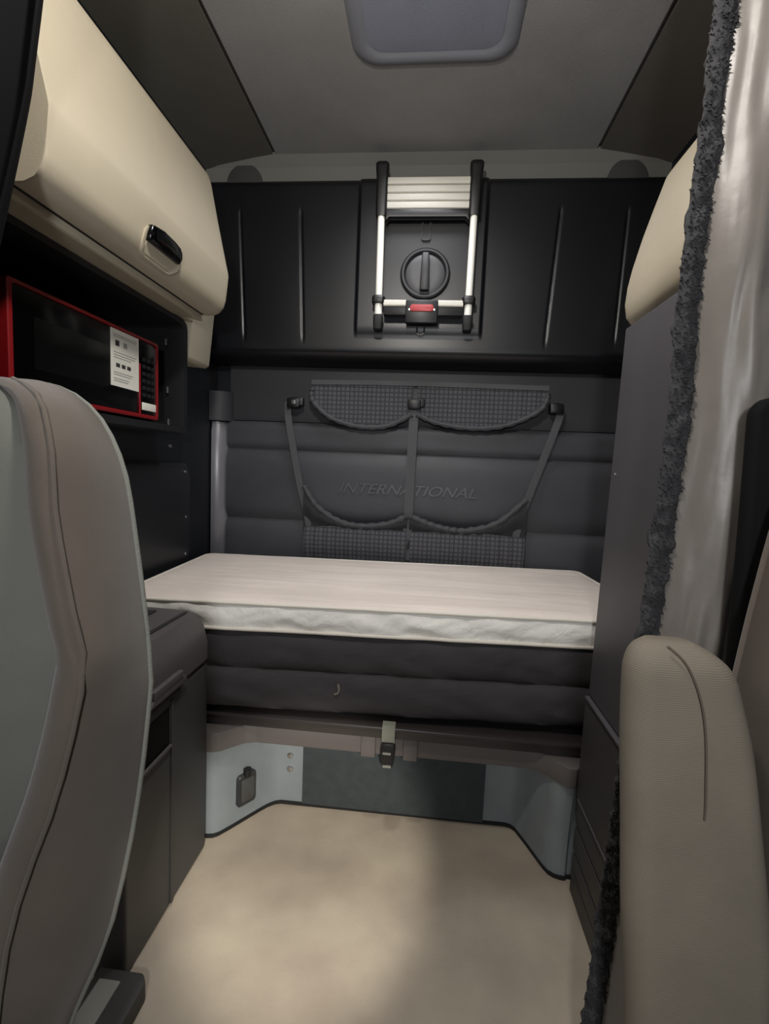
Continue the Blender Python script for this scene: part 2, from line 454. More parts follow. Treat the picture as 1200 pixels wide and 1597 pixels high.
# ------------------------------------------------------------------ cargo net across the padded wall
net = thing('cargo_net', 'black web cargo net with scooped pockets strapped to the padded back wall', 'cargo net', (-.07, 2.37, 1.2))
NY = 2.366
def nb(mm, pts, w, t=.004): return mm.strap([Vector(p) for p in pts], w, t)
sl = catmull([(-.722,NY+.02,1.60),(-.712,NY,1.50),(-.648,NY-.005,1.20),(-.60,NY-.004,1.02),(-.575,NY,.84)], 6)
sm = catmull([(-.088,NY+.02,1.72),(-.092,NY-.003,1.53),(-.096,NY-.004,1.2),(-.097,NY-.004,.84)], 6)
sr = catmull([(.60,NY+.02,1.60),(.585,NY,1.53),(.475,NY-.005,1.18),(.435,NY-.004,1.03),(.42,NY,.84)], 6)
for pts, w in ((sl,.034),(sm,.044),(sr,.034)):
    nb(MB(), pts, w).build('strap', webm, net)
def swag(pts): return catmull([(x, NY-.006, z) for x, z in pts], 8)
lowL = swag([(-.625,1.185),(-.56,1.09),(-.45,1.02),(-.34,.998),(-.20,1.015),(-.10,1.062)])
lowR = swag([(-.09,1.062),(0,1.028),(.10,1.005),(.20,1.004),(.34,1.05),(.47,1.17)])
topL = swag([(-.60,1.66),(-.59,1.60),(-.50,1.525),(-.36,1.487),(-.22,1.495),(-.10,1.555)])
topR = swag([(-.08,1.555),(.03,1.515),(.20,1.497),(.36,1.52),(.50,1.59),(.535,1.66)])
def edge_band(pts, r):
    m = MB(); rr = [r*(1+.25*math.sin(i*2.1)+.15*random.random()) for i in range(len(pts))]
    return m.tube(pts, rr, 8)
for pts, r in ((lowL,.013),(lowR,.013),(topL,.011),(topR,.011)):
    edge_band(pts, r).build('elastic_edge', elastic, net)
def pocket(pts, zb, up=False):
    m = MB(); n = len(pts)-1
    def f(u, v):
        i = min(n, int(round(u*n))); p = pts[i]
        z = p.z + (zb-p.z)*v
        return (p.x, p.y+.004-.014*math.sin(PI*min(1, v*1.3))*(0 if up else 1) + .002*math.sin(p.x*90), z)
    m.sheet(f, n, 12, .002); return m
for pts in (lowL, lowR):
    pocket(pts, .975).build('pocket_hem', mat('pocket_hem_cloth', (38,39,42), .8), net)
    m = MB(); xa, xb = pts[0].x+.01, pts[-1].x
    def f(u, v, xa=xa, xb=xb):
        x = xa+(xb-xa)*u; z = .990-.19*v - .006*math.cos(u*PI*2)
        return (x, NY-.008-.012*math.sin(PI*min(1, v*1.2))-.003*math.sin(u*60), z)
    m.sheet(f, 60, 14, .002); m.build('net_pocket', netm, net)
pocket(topL, 1.695, True).build('net_pocket', netm, net); pocket(topR, 1.695, True).build('net_pocket', netm, net)
m = MB(); m.strap([(-.60,NY-.006,1.695),(-.3,NY-.006,1.70),(.0,NY-.006,1.70),(.535,NY-.006,1.695)], .022, .004, (0,0,1)); m.build('top_webbing', webm, net)
for x, z in ((-.690, 1.590), (.578, 1.600), (-.092, 1.60)):
    m = MB(); m.box(x-.032, x+.032, NY-.018, NY+.03, z-.022, z+.026, .008); m.box(x-.012, x+.05 if x < 0 else x+.012, NY-.012, NY+.02, z-.012, z+.03, .006)
    bk = m.build('buckle', black, net)
    if x < -.5:
        m = MB(); m.disc((x+.005, NY-.018, z+.004), (0,-1,0), .012, .006, 16); m.build('chrome_stud', steel, bk)
m = MB(); m.box(-.105, -.085, NY-.018, NY+.0, .90, .94, .004); m.build('buckle', black, net)

# ------------------------------------------------------------------ left overhead cabinet
def overhead(prof, y0, y1):
    # rounded-ended door : profile (x,z) swept along y, shrinking at both ends
    c = Vector((sum(p[0] for p in prof)/len(prof), sum(p[1] for p in prof)/len(prof)))
    rings = []
    for y, k in ((y0, .975), (y0+.003, .99), (y0+.009, 1.), (y0+(y1-y0)*.25, 1.), (y0+(y1-y0)*.5, 1.), (y0+(y1-y0)*.75, 1.), (y1-.03, 1.), (y1-.012, .985), (y1-.003, .95), (y1, .90)):
        rings.append([(c.x+(p[0]-c.x)*k, y, c.y+(p[1]-c.y)*(1-(1-k)*.3)) for p in prof])
    return MB().loft(rings)
cab = thing('overhead_cabinet', 'beige overhead cabinet with black latch above the microwave', 'cabinet', (-.95, 1.35, 1.81))
prof = [(-.850,1.819),(-.822,1.820),(-.800,1.829),(-.784,1.847),(-.776,1.872),(-.770,1.92),(-.766,1.958),(-.768,1.972),(-.790,2.065),(-.812,2.16),(-.840,2.285),(-.848,2.312),(-.862,2.325),(-.885,2.328),(-.882,2.30),(-.864,2.0),(-.856,1.90)]
door = overhead(prof, .925, 1.765).build('door', beige, cab, ang=50)
# body behind the door, with the underside that runs back to the wall
m = MB()
m.prism([(-1.118,1.842),(-1.0,1.836),(-.882,1.806),(-.868,1.806),(-.872,1.9),(-.876,2.0),(-.90,2.31),(-1.118,2.36)], 'y', .905, 1.775, .003)
m.build('body', beigeb, cab, ang=30)
m = MB(); m.box(-.868, -.856, .925, 1.76, 1.824, 1.90); m.build('door_gap_shade', gapm, cab)  # black strip added so the gap behind the door reads as shade
m = MB(); m.prism([(-1.118,1.70),(-1.0,1.69),(-.985,1.70),(-.96,1.95),(-1.118,1.95)], 'y', 1.889, 2.07, .004); m.build('rear_trim', beigeb, cab)
m = MB(); m.box(-1.118, -.968, 1.772, 1.892, 1.838, 1.95, .003); m.build('rear_filler', beigeb, cab)
# front edge strip of the carcass
m = MB(); m.prism([(-.880,1.83),(-.868,1.826),(-.885,1.93),(-.897,1.93)], 'y', .898, .909, .002); m.build('edge_strip', beige, cab)
# latch : dished beige scoop with a black paddle
m = MB()
def hp(y, z, d=0.): # point on the door skin at height z, pushed out by d
    tab = [(1.820,-.822),(1.829,-.800),(1.847,-.784),(1.872,-.776),(1.92,-.770),(1.958,-.766),(2.0,-.775)]
    return (interp(tab, z)[0]+d, y, z)
oc = rrect(1.245, 1.432, 1.826, 1.905, .036, 6)
rings = [[hp(y, z, -.002) for y, z in oc], [hp(y, z, .005) for y, z in oc]]
c0 = (1.338, 1.868)
for k, d in ((.93, .006), (.86, .003), (.80, .001)):
    rings.append([hp(c0[0]+(y-c0[0])*k, c0[1]+(z-c0[1])*k, d) for y, z in oc])
m.loft(rings); lat = m.build('latch_bezel', beige, door, ang=60)
oc2 = rrect(1.262, 1.418, 1.836, 1.872, .016, 5)
m = MB(); m.loft([[hp(y, z, .0005) for y, z in oc2], [hp(y, z, .0035) for y, z in oc2]]); m.build('latch_scoop', beigeb, lat, ang=60)
oc3 = [(1.262,1.902),(1.256,1.88),(1.262,1.862),(1.34,1.862),(1.412,1.862),(1.418,1.875),(1.414,1.89),(1.402,1.901),(1.375,1.906),(1.31,1.909)]
m = MB(); cc = (1.338, 1.884)
m.loft([[hp(cc[0]+(y-cc[0])*k, cc[1]+(z-cc[1])*k, d) for y, z in oc3] for k, d in ((1,.002),(1,.012),(.93,.018),(.7,.019))])
m.build('latch_paddle', glossblk, lat, ang=50)

# right overhead cabinet
cab2 = thing('overhead_cabinet', 'beige overhead cabinet above the tall dark closet, half behind curtain', 'cabinet', (.8, 1.2, 1.70))
prof2 = [(.575,1.700),(.545,1.700),(.520,1.705),(.506,1.722),(.500,1.755),(.503,1.80),(.512,1.85),(.532,1.93),(.556,2.01),(.580,2.085),(.590,2.10),(.61,2.115),(.955,2.2),(.955,1.70)]
overhead(prof2, 1.0, 1.412).build('body', beige, cab2, ang=50)

# ------------------------------------------------------------------ microwave cubby and microwave
cub = thing('microwave_cubby', 'black moulded wall cubby holding the red-edged microwave', 'shelf', (-1.1, 1.43, 1.40))
m = MB()
def yz(pts, x): return [(x, y, z) for y, z in pts]
of = rrect(.93, 1.885, 1.392, 1.835, .035, 5)
inn = rrect(.955, 1.862, 1.418, 1.815, .025, 5)
inb = rrect(.965, 1.852, 1.424, 1.810, .02, 5)
mid = rrect(.935, 1.88, 1.397, 1.830, .035, 5)
m.loft([yz(of, -1.125), yz(of, -.992), yz(mid, -.986), yz(inn, -.990), yz(inb, -1.05), yz(inb, -1.50)], caps=False)
m.bm.faces.new([m.bm.verts.new(p) for p in yz(inb, -1.50)])
m.build('shell', mat('cubby_black', (30,31,32), .36, bump=.1, bscale=300), cub, ang=40)
for y, z in ((1.845, 1.436), (1.838, 1.56), (1.825, 1.74), (1.62,1.845)):
    if z < 1.8:
        m = MB(); m.tube([(-1.045, y, z-.012), (-1.045, y, z+.012)], .006, 8); m.build('clip', mat('clip_grey', (46,48,52), .4), cub)
mw = thing('microwave', 'black microwave with red frame and white sticker in the wall cubby', 'microwave', (-1.15, 1.38, 1.425))
my0, my1, mz0, mz1, MX = 1.070, 1.700, 1.428, 1.700, -1.0
m = MB(); m.box(-1.40, MX-.012, my0+.006, my1-.006, mz0, mz1-.004, .006); m.build('case', black, mw)
m = MB(); t = .014
def fr(y0, y1, z0, z1, x): return [(x, y, z) for y, z in rrect(y0, y1, z0, z1, .010, 3)]
m.loft([fr(my0,my1,mz0,mz1,MX-.030), fr(my0,my1,mz0,mz1,MX-.002), fr(my0+.003,my1-.003,mz0+.003,mz1-.003,MX), fr(my0+.013,my1-.009,mz0+.013,mz1-.009,MX), fr(my0+.014,my1-.010,mz0+.014,mz1-.010,MX-.010), fr(my0+.014,my1-.010,mz0+.014,mz1-.010,MX-.030), fr(my0,my1,mz0,mz1,MX-.030)], caps=False)
m.build('red_frame', redm, mw)
m = MB(); m.box(MX-.014, MX-.004, my0+.014, 1.590, mz0+.014, mz1-.010, .003); dr = m.build('door', glossblk, mw)
m = MB(); m.box(MX-.006, MX-.003, 1.15, 1.43, mz0+.075, mz1-.07, .001); m.build('window', winm, dr)
m = MB(); m.box(MX-.012, MX-.001, 1.586, 1.594, mz0+.012, mz1-.09, .002); m.build('door_edge', redm, dr)
m = MB(); m.box(MX-.014, MX-.004, 1.594, my1-.010, mz0+.014, mz1-.010, .002); cp = m.build('control_panel', glossblk, mw)
for r in range(6):
    m = MB()
    for q in range(3): m.box(MX-.005, MX-.0025, 1.606+q*.028, 1.626+q*.028, 1.622-r*.024, 1.634-r*.024, .001)
    m.build('button_row', mat('button_dark', (34,36,36), .35), cp)
m = MB(); m.box(MX-.005, MX-.002, 1.602, 1.686, 1.456, 1.482, .002); m.build('open_button', white, cp)
# paper sheet with faint printing on the door
m = MB(); m.box(MX-.0045, MX-.002, 1.440, 1.582, 1.513, mz1-.012, .0); st = m.build('sticker', white, dr)
m = MB(); XS = MX-.002
for z, w0, w1 in ((1.672,.01,.13),(1.666,.01,.125),(1.618,.012,.128),(1.610,.012,.12),(1.602,.012,.10),(1.556,.012,.11),(1.549,.012,.10),(1.537,.012,.09),(1.530,.012,.085)):
    m.box(XS-.0005, XS+.0006, 1.440+w0, 1.440+w1, z-.0012, z+.0012)
m.build('fine_print', printg, st)
m = MB(); m.box(XS-.0005, XS+.0007, 1.460, 1.479, 1.638, 1.655, .0); 
m.build('icon', printk, st)
for k in range(3):
    m = MB(); m.box(XS-.0005, XS+.0007, 1.463+k*.028, 1.482+k*.028, 1.573, 1.585); m.build('icon', printk, st)
m = MB(); m.box(XS-.0005, XS+.0007, 1.500, 1.518, 1.638, 1.655); m.build('icon', printg, st)

# ------------------------------------------------------------------ screwed panel on the left wall
wp = thing('access_panel', 'black screwed-on panel on the left wall under the microwave', 'wall panel', (WX, 1.85, .85))
m = MB()
pts = [(1.600,.80),(2.12,.80),(2.14,.90),(2.14,1.22),(2.10,1.275),(1.66,1.275),(1.60,1.225)]
m.loft([[(WX-.004, y, z) for y, z in pts], [(WX+.012, y, z) for y, z in pts], [(WX+.018, 1.86+(y-1.86)*.96, 1.03+(z-1.03)*.96) for y, z in pts]])
m.build('plate', mat('panel_black', (30,32,36), .38, bump=.1, bscale=300), wp, ang=25)
for y, z in ((1.645,1.235),(1.66,1.0),(2.09,1.235),(2.095,1.03),(2.09,.86)):
    m = MB(); m.disc((WX+.017, y, z), (1,0,0), .007, .004, 10); m.build('screw', steel, wp)
m = MB(); m.disc((WX, 1.99, 1.345), (1,0,0), .008, .006, 10); tag(m.build('wall_screw', steel), 'small screw in the black wall just below the microwave cubby', 'screw')

# ------------------------------------------------------------------ lower bunk : base, cushion, mattress
base = thing('lower_bunk', 'grey moulded lower bunk with a dark foot recess facing the floor', 'bunk base', (-.1, 1.6, 0))
def arc(c, r, a0, a1, n=6): return [(c[0]+r*math.cos(math.radians(a0+(a1-a0)*k/n)), c[1]+r*math.sin(math.radians(a0+(a1-a0)*k/n))) for k in range(n+1)]
plan = [(-.735,1.492)] + [(-.70,1.488),(-.680,1.492),(-.665,1.503)] + [(-.640,1.535),(-.565,1.640),(-.545,1.665),(-.525,1.682),(-.505,1.690)] + [(.335,1.697),(.355,1.692),(.370,1.678),(.395,1.62),(.432,1.525),(.445,1.502),(.462,1.490),(.478,1.485),(.494,1.484),(.502,1.492),(.54,1.492)]
back = [(x, y+.03) for x, y in plan][::-1]
def post_lean(p, t):
    x, y = p; w = max(0, min(1, (-.60-x)/.06)) if x < 0 else max(0, min(1, (x-.40)/.045))*(x < .5)
    return (x, y-.028*w*t)
m = MB(); m.loft([[(*post_lean(p, t), z) for p in plan]+[(x, y, z) for x, y in back] for z, t in ((.012,0),(.12,.12),(.24,.5),(.36,1.))]); m.build('recess_wall', basem, base, ang=40)
m = MB(); m.prism([(x, y-.006) for x, y in plan]+[(x, y+.03) for x, y in plan][::-1], 'z', .001, .013); m.build('bottom_seal', gapm, base, ang=40)
m = MB(); m.box(-.420, .255, 1.678, 1.690, .016, .36, .002); m.build('carpet_panel', carpet, base)
# fascia lip, curving forward to the corner posts
lp = [(-.735,1.450),(-.672,1.450),(-.648,1.458),(-.615,1.490),(-.585,1.518),(-.55,1.530),(.365,1.531),(.395,1.525),(.42,1.502),(.445,1.470),(.465,1.450),(.480,1.446),(.494,1.446),(.502,1.456),(.54,1.456)]
m = MB(); m.prism(lp+[(.54,1.72),(-.735,1.72)], 'z', .332, .398, .0035); m.build('lip', lipm, base, ang=40)
for xa, xb in ((-.185,-.135),(-.043,.005)):
    m = MB(); m.box(xa, xb, 1.518, 1.535, .326, .400, .004); m.build('lip_tab', lipm, base)
m = MB(); m.box(-.745, .55, 1.56, 1.60, .392, .475, 0); m.box(-.745,.54,1.60,2.40,.36,.472); m.build('deck', blackm, base)
m = MB(); m.prism([(1.505,.405),(1.503,.425),(1.498,.436),(1.500,.444),(1.515,.447),(1.57,.447),(1.57,.400),(1.515,.400)], 'x', -.742, .535, .0015); m.build('rail', railm, base, ang=30)
for z in (.195,.142):
    m = MB(); m.disc((-.472, 1.692, z), (0,-1,0), .012, .008, 14); m.build('bolt', steel, base)
m = MB(); m.prism([(-.742,1.462),(-.722,1.462),(-.722,1.50),(-.742,1.50)], 'z', .0, .37, .003); m.build('edge_trim', mat('edge_green', (72,78,70), .5), base)

latch = thing('strap_latch', 'grey strap and black buckle latched over the bunk rail', 'latch', (-.09, 1.49, .33))
m = MB(); m.strap([(-.092,1.515,.458),(-.092,1.498,.453),(-.092,1.492,.44),(-.092,1.490,.415),(-.091,1.494,.395)], .042, .006); m.build('strap', mat('pale_webbing', (122,124,112), .7, bump=.3, bscale=300), latch)
m = MB(); m.prism([(-.112,.402),(-.071,.402),(-.067,.375),(-.070,.345),(-.074,.322),(-.108,.322),(-.113,.345),(-.116,.375)], 'y', 1.478, 1.514, .004); bk = m.build('buckle', black, latch)
barm = mat('bar_grey', (112,112,104), .4)
m = MB(); m.box(-.108,-.080,1.472,1.482,.368,.374,.002); m.build('release_bar', barm, bk)
m = MB(); m.box(-.106,-.078,1.472,1.482,.324,.331,.002); m.build('release_bar', barm, bk)

# frame local : along the slanted wall
d = Vector((.58, .815, 0)).normalized(); nrm_ = Vector((d.y, -d.x, 0)); org = Vector((-.606, 1.583, .128))
def onwall(a, z, h): return org + d*a + nrm_*h + Vector((0,0,z))
m = MB(); m.loft([[onwall(a*k, z*k, h) for a, z in rrect(-.037,.037,-.058,.058,.012,4)] for k, h in ((1,-.01),(1,.012),(.94,.017))]); ob = m.build('power_outlet', mat('outlet_black', (44,46,46), .45), base); ob['label'] = 'black power socket on the slanted left wall'
m = MB(); m.loft([[onwall(a*k, z*k+.002, h) for a, z in rrect(-.026,.026,-.042,.042,.008,4)] for k, h in ((1,.014),(1,.021),(.9,.024))]); m.build('cover', mat('outlet_cover', (62,64,62), .4), ob)
m = MB(); m.tube([onwall(.0,.05,.012), onwall(.0,.075,.014)], .014, 12); m.build('cap', black, ob)

Rm = Matrix.Translation((-.145, 1.905, 0)) @ Matrix.Rotation(math.radians(3.4), 4, 'Z')
Rc = Matrix.Translation((-.10, 1.92, 0)) @ Matrix.Rotation(math.radians(3.0), 4, 'Z')
# seat cushion / box under the mattress
cu = thing('bunk_cushion', 'dark grey bunk cushion under the pale mattress', 'cushion', (-.1, 1.92, .475))
def slab(hx, hy, z0, z1, r, crown=0., n=36, wob=0., mz=6):
    rings = []
    def outline(e, z):
        o = []
        pts = rrect(-hx+e, hx-e, -hy+e, hy-e, r, 6)
        # densify
        for i, p in enumerate(pts):
            q = pts[(i+1) % len(pts)]; dist = math.hypot(q[0]-p[0], q[1]-p[1]); k = max(1, int(dist/.018))
            for t in range(k):
                x = p[0]+(q[0]-p[0])*t/k; y = p[1]+(q[1]-p[1])*t/k
                w = wob*(noise.noise(Vector((x*9+z*22, y*7, z*14)))+.6*noise.noise(Vector((x*20-z*30, y*9, z*30))))
                l = math.hypot(x, y) or 1
                o.append((x, y+w, z))
        return o
    return outline
def cushion_part(z0, z1, bul):
    o = slab(.82, .41, z0, z1, .05, wob=.006)
    mm = MB(); rings = []
    K = 8
    for k in range(K+1):
        t = k/K; e = .012*(abs(2*t-1)**4) - bul*(1-(2*t-1)**2)
        rings.append(o(e, z0+(z1-z0)*t))
    mm.loft(rings); bmesh.ops.transform(mm.bm, matrix=Rc, verts=mm.bm.verts); return mm
cushion_part(.476, .612, .006).build('lower_section', cushion, cu, ang=60)
cushion_part(.612, .742, .004).build('upper_section', cushion, cu, ang=60)
m = MB(); m.strap([(-.262, 1.488, .585), (-.258, 1.484, .57), (-.262, 1.486, .555), (-.275, 1.487, .55)], .006, .003); m.build('torn_thread', mat('thread', (120,116,104), .8), cu)

ma = thing('mattress', 'thin off-white foam mattress with white piping on the bunk cushion', 'mattress', (-.145, 1.93, .742))
hx, hy = .90, .400
top = MB()
def mtop(u, v):
    x = (-hx+2*hx*u)*.996; y = (-hy+2*hy*v)*.988
    # chamfered rear right corner and rounded corners
    ex = max(0, abs(x)-(hx-.04)); ey = max(0, abs(y)-(hy-.04))
    q = math.hypot(ex, ey)
    if q > .04:
        x -= math.copysign(ex*(1-.04/q), x); y -= math.copysign(ey*(1-.04/q), y)
    edge = min(1, min(hx-abs(x), hy-abs(y))/.05+.0)
    z = .833 + .010*(1-(1-max(0, edge))**2) + .004*noise.noise(Vector((x*2.2, y*9, 3)))
    return (x, y, z)
top.sheet(lambda u, v: mtop(u, v), 72, 40, .03)
bmesh.ops.transform(top.bm, matrix=Rm, verts=top.bm.verts); top.build('top_panel', tick_top, ma, ang=80)
m = MB(); o = slab(hx, hy, 0, 0, .042, wob=.008)
m.loft([o(-.002+.004*math.cos(k/14*PI*2), .746+.088*k/14) for k in range(15)])
bmesh.ops.transform(m.bm, matrix=Rm, verts=m.bm.verts); m.build('border', tick_side, ma, ang=60)
for zz in (.748, .833):
    m = MB(); pts = slab(hx, hy, 0, 0, .042, wob=.003)(.0, zz); ring = [Vector((p[0], p[1], zz)) for p in pts]; ring.append(ring[0])
    m.tube(ring, .0055, 8); bmesh.ops.transform(m.bm, matrix=Rm, verts=m.bm.verts); m.build('piping', pipw, ma, ang=80)

# ------------------------------------------------------------------ low cabinet on the left
lc = thing('storage_cabinet', 'dark grey low storage cabinet with hinged lid between seat and bunk', 'cabinet', (-.9, 1.25, 0))
cy0, cy1 = 1.02, 1.446
m = MB()
bp2 = [(-1.115,.0),(-.690,.0),(-.686,.02),(-.684,.3),(-.684,.64),(-.70,.648),(-1.115,.648)]
m.prism(bp2, 'y', cy0, cy1, .008, 3); m.build('body', cabm, lc, ang=30)
m = MB()
lp2 = [(-1.115,.652),(-.684,.652),(-.680,.66),(-.681,.715),(-.694,.768),(-.720,.803),(-.745,.812),(-1.115,.815)]
rings = []
for y, k in ((cy0, .97),(cy0+.012, 1.),(1.2,1.),(cy1-.02,1.),(cy1-.006,.99),(cy1,.965)):
    rings.append([(-.90+(x+.90)*k, y, .735+(z-.735)*k if z > .7 else z) for x, z in lp2])
m.loft(rings); ld = m.build('lid', cablid, lc, ang=24)
m = MB(); m.prism([(-.748,.811),(-.738,.810),(-.738,.8145),(-.748,.8155)], 'y', cy0+.02, cy1-.03, .0015); m.build('lid_crease', mat('crease_dark', (40,40,40), .6), ld)
m = MB(); m.box(-.93, -.83, 1.30, 1.40, .8145, .8175, .001); m.build('cup_recess_shade', mat('recess_shade', (36,36,37), .7), ld)  # thin dark plate painted in place of a shaded cup recess
m = MB(); m.prism([(1.10,.655),(1.29,.655),(1.275,.676),(1.23,.69),(1.13,.69)], 'x', -.688, -.668, .004); hd = m.build('handle', cablid, ld, ang=30)
m = MB(); m.box(-.684,-.667,1.115,1.262,.672,.697,.004); m.build('handle_lip', cablid, hd)
m = MB(); m.box(-.690,-.6825,1.04,1.265,.630,.650,.002); m.build('lid_gap_shade', gapm, lc)  # black strip painted as the shadow gap under the lid
m = MB(); m.box(-.690,-.682,1.04,1.215,.50,.610,.003); sl_ = m.build('slot', blackm, lc)
m = MB(); m.box(-.686,-.676,1.04,1.218,.492,.501,.002); m.build('slot_lip', cablid, sl_)
m = MB(); m.prism([(1.222,.012),(1.232,.012),(1.232,.625),(1.222,.625)], 'x', -.686, -.681, .001); m.build('panel_edge', cabm, lc)

# ------------------------------------------------------------------ tall closet on the right
cl = thing('tall_closet', 'tall dark closet with drawers beside the right end of the bunk', 'closet', (.72, 1.2, 0))
def slant(x0, x1, y0, ya, yb, z0, z1, bev=.004):
    # box whose rear edge runs from ya at the bottom to yb at the top
    k = bmesh.new()
    vs = [k.verts.new(p) for p in ((x0,y0,z0),(x1,y0,z0),(x1,ya,z0),(x0,ya,z0),(x0,y0,z1),(x1,y0,z1),(x1,yb,z1),(x0,yb,z1))]
    for f in ((0,1,2,3),(4,5,6,7),(0,1,5,4),(1,2,6,5),(2,3,7,6),(3,0,4,7)): k.faces.new([vs[i] for i in f])
    bmesh.ops.recalc_face_normals(k, faces=k.faces)
    bmesh.ops.bevel(k, geom=k.edges[:], offset=bev, segments=3, profile=.5, affect='EDGES')
    m = MB(); m.join(k); return m
slant(.503, .965, .995, 1.432, 1.385, .645, 1.69).build('side_panel', closetm, cl)
slant(.497, .965, .995, 1.445, 1.438, .315, .637).build('drawer', closetd, cl)
m = MB(); m.box(.492,.51,1.0,1.432,.632,.642,.003); m.build('ledge', closetm, cl)
slant(.50, .965, .995, 1.45, 1.446, .0, .07).build('plinth', closetd, cl)
for z0, z1 in ((.225,.308),(.14,.215),(.075,.130)):
    slant(.500, .965, .995, 1.447, 1.444, z0, z1).build('drawer', closetd, cl)
m = MB(); m.box(.52,.965,1.0,1.44,.06,.32); m.build('carcass', blackm, cl)
m = MB(); m.box(.494,.505,1.0,1.43,.310,.318,.002); m.build('ledge', closetm, cl)
m = MB(); m.disc((.503,1.372,1.30),(-1,0,0),.004,.002,10); m.build('screw', steel, cl)

# ------------------------------------------------------------------ curtains
cur = thing('privacy_curtain', 'satin grey-brown privacy curtain with fuzzy dark edge behind the driver seat', 'curtain', (.6, .9, 0))
def cx(z): return interp([(0,.352),(.2,.358),(.6,.378),(.9,.392),(1.1,.401),(1.4,.413),(1.6,.409),(1.9,.421),(2.1,.425),(2.6,.43)], z)[0]
m = MB()
def cband(u, v):
    z = .02+2.50*v; x = cx(z)+.040*u*(1 if z > .9 else 1)
    n = noise.noise(Vector((x*60, z*55, 2)))*.007 + noise.noise(Vector((x*25, z*22, 5)))*.006
    dx = noise.noise(Vector((u*3, z*60, 9)))*.004
    return (x+dx, .905+n-.006*math.sin(PI*u), z)
m.sheet(lambda u, v: cband(1-u, v), 10, 330, -.012)
# pile : little tufts standing out of the band
for k in range(2600):
    u = random.random(); v = random.random(); p = Vector(cband(u, v))
    a = random.uniform(-1, 1); t = p + Vector((a*.004-(.002 if u < .2 else 0), -.003-random.random()*.004, random.uniform(-.005, .005)))
    b1 = p+Vector((.003,.001,0)); b2 = p+Vector((-.003,.001,.001)); b3 = p+Vector((0,.001,.004))
    vs = [m.bm.verts.new(q) for q in (b1,b2,b3,t)]
    for f in ((0,1,3),(1,2,3),(2,0,3)): m.bm.faces.new([vs[i] for i in f])
m.build('fuzzy_edge', fuzzm, cur, ang=180, recalc=False)
m = MB()
def csheet(u, v):
    z = .02+2.50*v; s = u
    x = cx(z)+.030 + .50*s
    # first broad fold swells towards the cab, then the cloth falls back into gathered folds
    y = .912 - .050*math.sin(min(1, s/.36)*PI)**1.0 + (.05*(1-math.cos((s-.36)*22))*.5 if s > .36 else 0)
    y += .010*noise.noise(Vector((s*9, z*1.6, 1))) + .005*noise.noise(Vector((s*30, z*7, 4)))
    if 1.55 < z < 1.85: y -= .010*math.sin((z-1.55)/.3*PI)*math.sin(s*20)
    x += .012*noise.noise(Vector((s*3, z*1.3, 8)))
    return (x, y, z)
m.sheet(lambda u, v: csheet(1-u, v), 90, 160, -.003)
m.build('cloth', satin, cur, ang=180, recalc=False)

cu2 = MB()
def dsheet(u, v):
    z = 1.42+1.14*v
    xe = interp([(1.42,-.835),(1.71,-.756),(1.81,-.729),(1.90,-.704),(2.03,-.678),(2.3,-.630),(2.56,-.60)], z)[0]
    x = xe - .30*u
    y = .80 + .028*math.sin(u*26) + .006*noise.noise(Vector((u*8, z*3, 0)))
    return (x, y, z)
cu2.sheet(dsheet, 70, 40, .003)
o = cu2.build('privacy_curtain', dkcurt, None, ang=180)
tag(o, 'black gathered curtain hanging in front of the beige cabinet, above the passenger seat', 'curtain')

tp = MB()  # black panel put in to fill the dark void beside the seat
tp.prism([(.492,.02),(.492,1.0),(.489,1.20),(.484,1.40),(.494,1.418),(.53,1.426),(.95,1.50),(.95,.02)], 'y', .784, .815, .012, 3)
tag(tp.build('dark_filler_panel', blackm), 'black panel filling the dark gap between the driver seat and the satin curtain', 'trim panel')
# ------------------------------------------------------------------ seats
# edges of the seat back, by height : (z, half width at rear edge, y rear, half width at front ridge, y ridge)
SX = -.70
tabR = [(.30,.145,.640),(.40,.172,.655),(.508,.215,.665),(.60,.237,.672),(.70,.254,.68),(.80,.265,.688),(.90,.272,.695),(.95,.272,.70),(1.05,.259,.705),(1.15,.243,.71),(1.26,.222,.715),(1.33,.190,.72),(1.375,.150,.722),(1.398,.105,.722),(1.408,.05,.722)]  # both edge tables worked out from image pixels at assumed depths, then hard-coded
tabF = [(.30,.12,.545),(.507,.145,.55),(.60,.158,.55),(.715,.189,.55),(.829,.233,.55),(.929,.262,.55),(1.0,.278,.55),(1.033,.283,.55),(1.06,.272,.552),(1.146,.253,.555),(1.22,.237,.56),(1.29,.226,.57),(1.34,.205,.585),(1.362,.185,.60),(1.378,.152,.622),(1.393,.108,.65),(1.403,.055,.69)]
def smooth_tab(tab):
    P = catmull([Vector((a[1], a[2], a[0])) for a in tab], 4)
    return sorted([(p.z, p.x, p.y) for p in P])
tR, tF = smooth_tab(tabR), smooth_tab(tabF)
